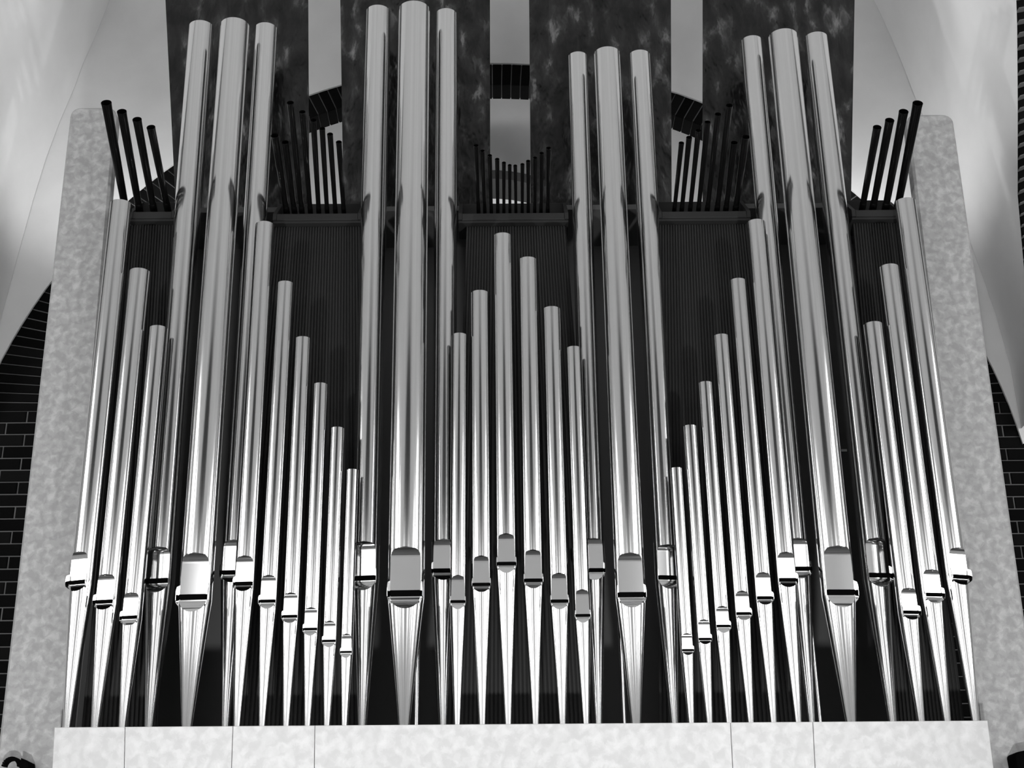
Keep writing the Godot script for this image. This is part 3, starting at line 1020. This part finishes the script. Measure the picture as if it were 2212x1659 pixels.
func build_pipes() -> void:
	var tower_name := ["second tallest", "tallest", "shortest", "third tallest"]
	var towers := [
		[[430, 43, 53, 322, 345, 1181, 1198, 1254, 1280], [502, 37, 61, 403.5, 424, 1194, 1215, 1289, 1321], [571, 48, 48, 487, 503, 1166, 1179, 1236, 1258]],
		[[815, 10, 52, 782, 793, 1169, 1189, 1248, 1275], [893, 1, 67, 873, 877, 1181, 1203, 1281, 1314], [963, 17.5, 46, 957.5, 958, 1164, 1181, 1232, 1253]],
		[[1249, 111, 42, 1293, 1284, 1162, 1179, 1231, 1253], [1313, 100, 56, 1374, 1362.6, 1194, 1214, 1284, 1312], [1383, 107, 46, 1457.5, 1438.5, 1176, 1189, 1247, 1272]],
		[[1627, 76, 45, 1753, 1721, 1162, 1176, 1228, 1250], [1697, 61, 62, 1838, 1810, 1179, 1199, 1279, 1312], [1767, 68, 50, 1928, 1890, 1162, 1177, 1242, 1268]],
	]
	var side_word := [
		["narrow flank pipe facing the outer bay in the second tallest tower", "thick middle pipe of the second tallest pipe tower", "narrow flank pipe facing the six pipe bay in the second tallest tower"],
		["narrow flank pipe facing the descending bay in the tallest tower", "thick middle pipe of the tallest pipe tower", "narrow flank pipe facing the middle bay in the tallest tower"],
		["narrow flank pipe facing the middle bay in the shortest tower", "thick middle pipe of the shortest pipe tower", "narrow flank pipe facing the descending bay in the shortest tower"],
		["narrow flank pipe facing the six pipe bay in the third tallest tower", "thick middle pipe of the third tallest pipe tower", "narrow flank pipe facing the outer bay in the third tallest tower"],
	]
	var turns := [-6.0, 0.0, 0.0, 6.0]
	for t in 4:
		for k in 3:
			var zp := 0.06 if k == 1 else -0.085
			var turn: float = ([-7.0, -2.0, -1.0][k] if t == 0 else [-6.0, 0.0, 0.0][k]) if t < 2 else ([0.0, 0.0, 6.0][k] if t == 2 else [1.0, 2.0, 7.0][k])
			make_pipe(towers[t][k], zp, turn, "polished tin " + side_word[t][k], "pipes of the %s tower" % tower_name[t])
	var bays := [
		["outer bay beside the second tallest tower", [[256, 430, 46, 144, 168, 1191, 1212, 1257, 1277], [297, 578, 44, 205, 233, 1240, 1252, 1299, 1317], [338, 702, 39, 264, 284, 1280, 1290, 1333, 1352]]],
		["bay between the tallest and second tallest towers", [[569, 477, 41, 512, 530, 1200, 1215, 1260, 1277], [614.5, 606, 36, 566, 580, 1242, 1255, 1298, 1315], [652.5, 726, 33.5, 618, 629, 1280, 1292, 1331, 1346], [691, 826, 31, 664, 672, 1312, 1324, 1358.5, 1373], [727.5, 921.5, 29.5, 706, 712, 1341, 1353, 1384, 1398], [760, 1012.5, 25.5, 744, 749, 1369, 1380, 1408, 1421]]],
		["middle bay", [[992, 718.5, 33, 988, 990, 1242, 1257, 1299, 1316], [1036, 626, 39, 1042, 1040, 1200, 1216, 1262, 1279], [1085.5, 502, 41, 1098, 1094, 1152, 1169, 1217, 1237.5], [1140.5, 554, 40, 1157, 1152, 1187, 1203, 1253, 1271], [1192, 661, 38, 1215, 1209, 1237.5, 1254, 1298, 1316], [1240, 747, 33, 1266, 1258, 1273, 1288, 1329, 1345]]],
		["bay between the shortest and third tallest towers", [[1462, 1009, 26.5, 1493.5, 1485, 1368, 1377, 1404, 1415], [1492, 917, 29, 1533, 1522.5, 1338, 1349, 1380, 1391.5], [1525.5, 823, 31, 1575, 1561, 1309, 1321, 1352, 1367], [1559.5, 720.5, 33, 1622, 1603.5, 1276, 1289, 1325, 1340], [1596, 600, 35.5, 1671, 1648, 1236, 1248, 1291, 1306.5], [1636, 472.5, 40, 1724.5, 1697, 1192, 1206, 1252, 1268.5]]],
		["outer bay beside the third tallest tower", [[1890.5, 693.5, 40, 1990, 1961, 1270, 1282, 1322, 1339], [1925, 569, 42, 2046, 2013, 1230, 1240, 1284, 1304], [1961, 426, 45.5, 2107, 2078, 1182.5, 1198, 1245, 1263.5]]],
	]
	for bi in bays.size():
		var bay: Array = bays[bi]
		var order := range(bay[1].size())
		order.sort_custom(func(a, b): return bay[1][a][1] < bay[1][b][1])
		for k in bay[1].size():
			var rk := order.find(k)
			var turn: float = [-9.0, -2.0, 0.0, 2.0, 9.0][bi]
			if bi == 0 and k == 0:
				turn = -17.0
			if bi == 4 and k == 2:
				turn = 17.0
			make_pipe(bay[1][k], 0.055 if bi in [0, 4] else 0.04, turn, "%s polished tin pipe in the %s" % [rank_word(rk, bay[1].size()), bay[0]], "pipes of the " + bay[0])
	# a few inner pipes glimpsed between the feet of the towers
	var inner := [
		[[897, 1470, 14], [899, 1566], "thin inner pipe foot glinting in the dark behind the tallest tower"],
		[[1347, 1470, 13], [1349, 1562], "thin inner pipe foot glinting in the dark behind the shortest tower"],
		[[1768, 1455, 10], [1772, 1558], "thin inner pipe foot glinting behind the six pipe side of the third tallest tower"],
		[[1947, 1440, 13], [1958, 1557], "thin inner pipe foot glinting behind the outer side of the third tallest tower"],
	]
	for q in inner:
		var zp := -0.30
		var b := at_z(q[1][0], q[1][1], zp)
		var t := at_z(q[0][0], q[0][1], zp)
		var th := thing("inner_pipe", q[2], "organ pipe", "inner pipes glimpsed between the towers")
		b.y = rail_y - 0.13
		b.x = lerpf(b.x, t.x, -0.2)
		th.position = b
		var r: float = q[0][2] * 0.5 * depth_of(t) / FOCAL
		var st := st_new()
		lathe(st, [[0.0, 0.012], [t.y - b.y, r]], 20)
		part("foot", st, M.tin, th)
		st = st_new()
		lathe(st, [[t.y - b.y, r], [t.y - b.y + 0.7, r]], 20)
		part("body", st, M.tin, th)
		st = st_new()
		lathe(st, [[-0.0, 0.02], [0.06, 0.02]], 16)
		part("socket", st, M.board, th)

func build_trumpets() -> void:
	var sets := [
		["from the stone post by the second tallest tower", "trumpet pipes beside the second tallest tower", 4,
			[[229.5, 222, 23, 272, 452], [263, 241, 21, 302, 454], [296, 258, 20, 333, 454], [326, 275, 19, 363, 452]], false],
		["from the tallest tower above the descending bay next to it", "trumpet pipes between the tallest and second tallest towers", 8,
			[[593.5, 293, 18, 620, 460], [616, 307.6, 16, 637, 460], [627, 222, 16, 653, 460], [653, 242, 14.5, 671, 460], [677, 260, 14, 689, 460], [696, 278, 13, 707, 460], [713, 290, 13, 725, 460], [732, 307, 13, 743, 460]], true],
		["from the tallest tower above the middle bay", "trumpet pipes above the middle bay", 12,
			[[1028.4, 314.5, 11, 1034, 460], [1042, 326, 10, 1047.6, 460], [1058, 336, 10, 1061.5, 460], [1074, 344, 10, 1075.5, 460], [1088.5, 351.6, 9, 1088.5, 460], [1101, 357, 8.5, 1101.5, 460], [1113, 358, 8.5, 1114.6, 460], [1128.5, 355, 9, 1128, 460], [1141, 348, 9.5, 1141, 460], [1155.7, 341, 9.5, 1155, 460], [1170, 331, 10, 1168.5, 460], [1185, 320, 11, 1183, 460]], false],
		["from the shortest tower above the descending bay next to it", "trumpet pipes between the shortest and third tallest towers", 8,
			[[1472, 309, 12, 1456, 457], [1488.7, 297, 13, 1472, 457], [1508.6, 282, 13, 1490, 457], [1528.5, 264, 13.5, 1508, 457], [1551, 247, 14.5, 1527, 457], [1575.5, 228, 16, 1548, 457], [1586, 308.5, 15.5, 1567, 457], [1611, 296, 17.5, 1588, 457]], false],
		["from the stone post by the third tallest tower", "trumpet pipes beside the third tallest tower", 4,
			[[1895, 275, 18.5, 1861.6, 452], [1922, 260, 20, 1884.5, 452], [1952, 241, 21, 1912, 452], [1982.5, 223, 22.5, 1938, 450]], true],
	]
	var zb := -0.19
	var tilt := deg_to_rad(23.0)
	var d := Vector3(0, sin(tilt), cos(tilt))
	var n := d.cross(Vector3.RIGHT).normalized()
	for s in sets:
		var list: Array = s[3]
		for k in list.size():
			var q: Array = list[k]
			var base := at_z(q[3], q[4] + 4.0, zb)
			var tip := at_plane(q[0], q[1], base, n)
			var pos := list.size() - 1 - k if s[4] else k
			var th := thing("trumpet_pipe", "%s black trumpet pipe %s" % [nth(pos), s[0]], "trumpet pipe", s[1])
			var axis := (tip - base).normalized()
			var h := base.distance_to(tip)
			var x := axis.cross(Vector3.UP).normalized()
			var z := x.cross(axis).normalized()
			th.transform = Transform3D(Basis(x, axis, z), base)
			var r: float = 0.5 * q[2] * depth_of(tip) / FOCAL
			var st := st_new()
			lathe(st, [[0.055, r * 0.74], [h * 0.95, r * 0.93]], 20, false)
			part("resonator", st, M.reed, th)
			st = st_new()
			lathe(st, [[h * 0.95, r * 0.93], [h * 0.975, r * 0.95], [h * 0.99, r * 0.98], [h, r]], 20, false)
			# rolled inner edge
			lathe(st, [[h, r], [h + 0.001, r * 0.94], [h - 0.01, r * 0.88]], 20, false)
			part("bell", st, M.reed, th)
			st = st_new()
			lathe(st, [[h - 0.01, r * 0.88], [h - 0.22, r * 0.76], [h - 0.221, 0.0005]], 20, false)
			part("bore", st, M.reed, th)
			st = st_new()
			lathe(st, [[-0.02, r * 0.5], [0.0, r * 0.82], [0.055, r * 0.82], [0.062, r * 0.74]], 18)
			part("boot", st, M.reed, th)

# ------------------------------------------------------------------ lamps and the small things at the foot
func build_lamps() -> void:
	for s in [-1.0, 1.0]:
		var at := Vector3(s * 1.5, 1.15, 2.6)
		var aim := Vector3(s * 0.9, 4.0, 0.0)
		var th := thing("floodlight", "black floodlight on a floor stand aimed up at pipes %s" % ("beside the tallest tower" if s < 0 else "beside the shortest tower"), "floodlight", "floodlights before the organ")
		th.position = Vector3(at.x, 0, at.z)
		var st := st_new()
		lathe(st, [[0.0, 0.16], [0.02, 0.16], [0.03, 0.02], [1.0, 0.016]], 20)
		part("stand", st, M.fitting, th)
		var dir := (aim - at).normalized()
		var head := Node3D.new()
		head.name = "head"
		th.add_child(head)
		head.position = Vector3(0, at.y, 0)
		var x := dir.cross(Vector3.UP).normalized()
		head.basis = Basis(x, dir, x.cross(dir).normalized())
		st = st_new()
		lathe(st, [[-0.16, 0.05], [-0.12, 0.09], [0.03, 0.11]], 24, false)
		lathe(st, [[-0.16, 0.05], [-0.161, 0.0005]], 24, false)
		part("housing", st, M.fitting, head)
		st = st_new()
		lathe(st, [[0.0, 0.10], [0.003, 0.0005]], 24, false)
		part("lens", st, M.bulb, head)
		var l := SpotLight3D.new()
		l.name = "floodlight_beam"
		l.light_energy = FLOOD_ENERGY
		l.light_size = 0.06
		l.spot_angle = 58.0
		l.spot_angle_attenuation = 1.0
		l.spot_range = 60.0
		l.spot_attenuation = 2.0
		l.shadow_enabled = true
		th.add_child(l)
		l.look_at_from_position(at + dir * 0.06, aim)
	# strip lamp on the back of the case that washes the niche wall
	var lamp := thing("strip_lamp", "long strip lamp hidden behind the organ case, washing the niche wall", "lamp")
	lamp.position = Vector3(0, 6.0, -2.1)
	var st := st_new()
	box(st, Vector3(-1.5, -0.06, -0.05), Vector3(1.5, 0.0, 0.05), 0.005)
	part("housing", st, M.fitting, lamp)
	st = st_new()
	box(st, Vector3(-1.45, 0.0, -0.04), Vector3(1.45, 0.012, 0.04))
	part("tube", st, M.bulb, lamp)
	st = st_new()
	for x in [-1.2, 1.2]:
		box(st, Vector3(x - 0.02, -6.0, -0.02), Vector3(x + 0.02, -0.06, 0.02))
	part("bracket", st, M.fitting, lamp)
	var l := AreaLight3D.new()
	l.name = "strip_light"
	l.area_size = Vector2(2.9, 0.08)
	l.light_energy = BACK_LAMP_ENERGY
	l.area_range = 30.0
	l.shadow_enabled = true
	add_child(l, true)
	l.look_at_from_position(Vector3(0, 6.03, -2.1), Vector3(0, 7.2, -2.9))
	# two uplights behind the ends of the case wash the end wall
	for s in [-1.0, 1.0]:
		var at := Vector3(s * 2.25, 5.45, -1.02)
		var aim := Vector3(s * 2.5, 7.6, -1.5)
		var up := thing("uplight", "small uplight behind the organ case washing the end wall by the %s tower" % ("second tallest" if s < 0 else "third tallest"), "lamp", "uplights behind the organ case")
		up.position = Vector3(at.x, 0, at.z)
		st = st_new()
		lathe(st, [[0.0, 0.14], [0.02, 0.14], [0.03, 0.016], [5.32, 0.016]], 16)
		part("stand", st, M.fitting, up)
		st = st_new()
		lathe(st, [[5.32, 0.05], [5.36, 0.09], [5.45, 0.10]], 20, false)
		part("housing", st, M.fitting, up)
		st = st_new()
		lathe(st, [[5.43, 0.095], [5.433, 0.0005]], 20, false)
		part("lens", st, M.bulb, up)
		var ul := SpotLight3D.new()
		ul.name = "uplight_beam"
		ul.light_energy = UPLIGHT_ENERGY
		ul.light_size = 0.08
		ul.spot_angle = 70.0
		ul.spot_angle_attenuation = 1.0
		ul.spot_range = 40.0
		ul.spot_attenuation = 2.0
		ul.shadow_enabled = true
		up.add_child(ul)
		ul.look_at_from_position(at + Vector3(0, 0.02, 0), aim)
	# black box loudspeaker and microphone clamp whose tops show in the lower corners
	var p := at_z(2190, 1626, 0.09)
	var sp := thing("loudspeaker", "black box loudspeaker on a stand before the stone post by the third tallest tower", "loudspeaker")
	sp.position = Vector3(p.x + 0.14, 0, 0.0)
	sp.rotation.z = 0.0
	st = st_new()
	var cab := [Vector2(-0.11, 1.7), Vector2(0.14, 1.7), Vector2(0.14, p.y + 0.055), Vector2(-0.14, p.y)]
	cab = rounded(cab, [2, 3], 0.02)
	prism(st, cab, 0.09, -0.01, 0.006)
	part("cabinet", st, M.black, sp)
	st = st_new()
	box(st, Vector3(-0.02, 0, 0.02), Vector3(0.02, 1.71, 0.06))
	part("stand", st, M.fitting, sp)
	var m0 := at_z(30, 1640, 0.06)
	var mc := thing("stage_lamp", "black clip lamp with a small bracket before the stone post by the second tallest tower", "lamp")
	mc.position = Vector3(m0.x, 0, 0.035)
	st = st_new()
	box(st, Vector3(-0.015, 0, -0.015), Vector3(0.015, m0.y - 0.10, 0.015))
	part("stand", st, M.fitting, mc)
	st = st_new()
	# curved yoke
	var prev := Vector3.ZERO
	for i in 13:
		var a := PI * i / 12.0
		var c := Vector3(-0.012 - cos(a) * 0.035, m0.y - 0.03 + sin(a) * 0.035, 0)
		if i > 0:
			var dd := (c - prev).normalized()
			var up := Vector3(-dd.y, dd.x, 0) * 0.008
			prism(st, [Vector2(prev.x, prev.y) - Vector2(up.x, up.y), Vector2(c.x, c.y) - Vector2(up.x, up.y), Vector2(c.x, c.y) + Vector2(up.x, up.y), Vector2(prev.x, prev.y) + Vector2(up.x, up.y)], 0.02, -0.02)
		prev = c
	part("yoke", st, M.black, mc)
	st = st_new()
	var hd := [Vector2(0.028, m0.y - 0.10), Vector2(0.10, m0.y - 0.12), Vector2(0.075, m0.y - 0.015), Vector2(0.035, m0.y + 0.004)]
	prism(st, hd, 0.04, -0.04, 0.006)
	part("head", st, M.black, mc)

func _ready() -> void:
	set_camera_and_light()
	make_materials()
	build_church()
	build_end_wall()
	build_case()
	build_reflectors()
	build_pipes()
	build_trumpets()
	build_tag()
	build_lamps()
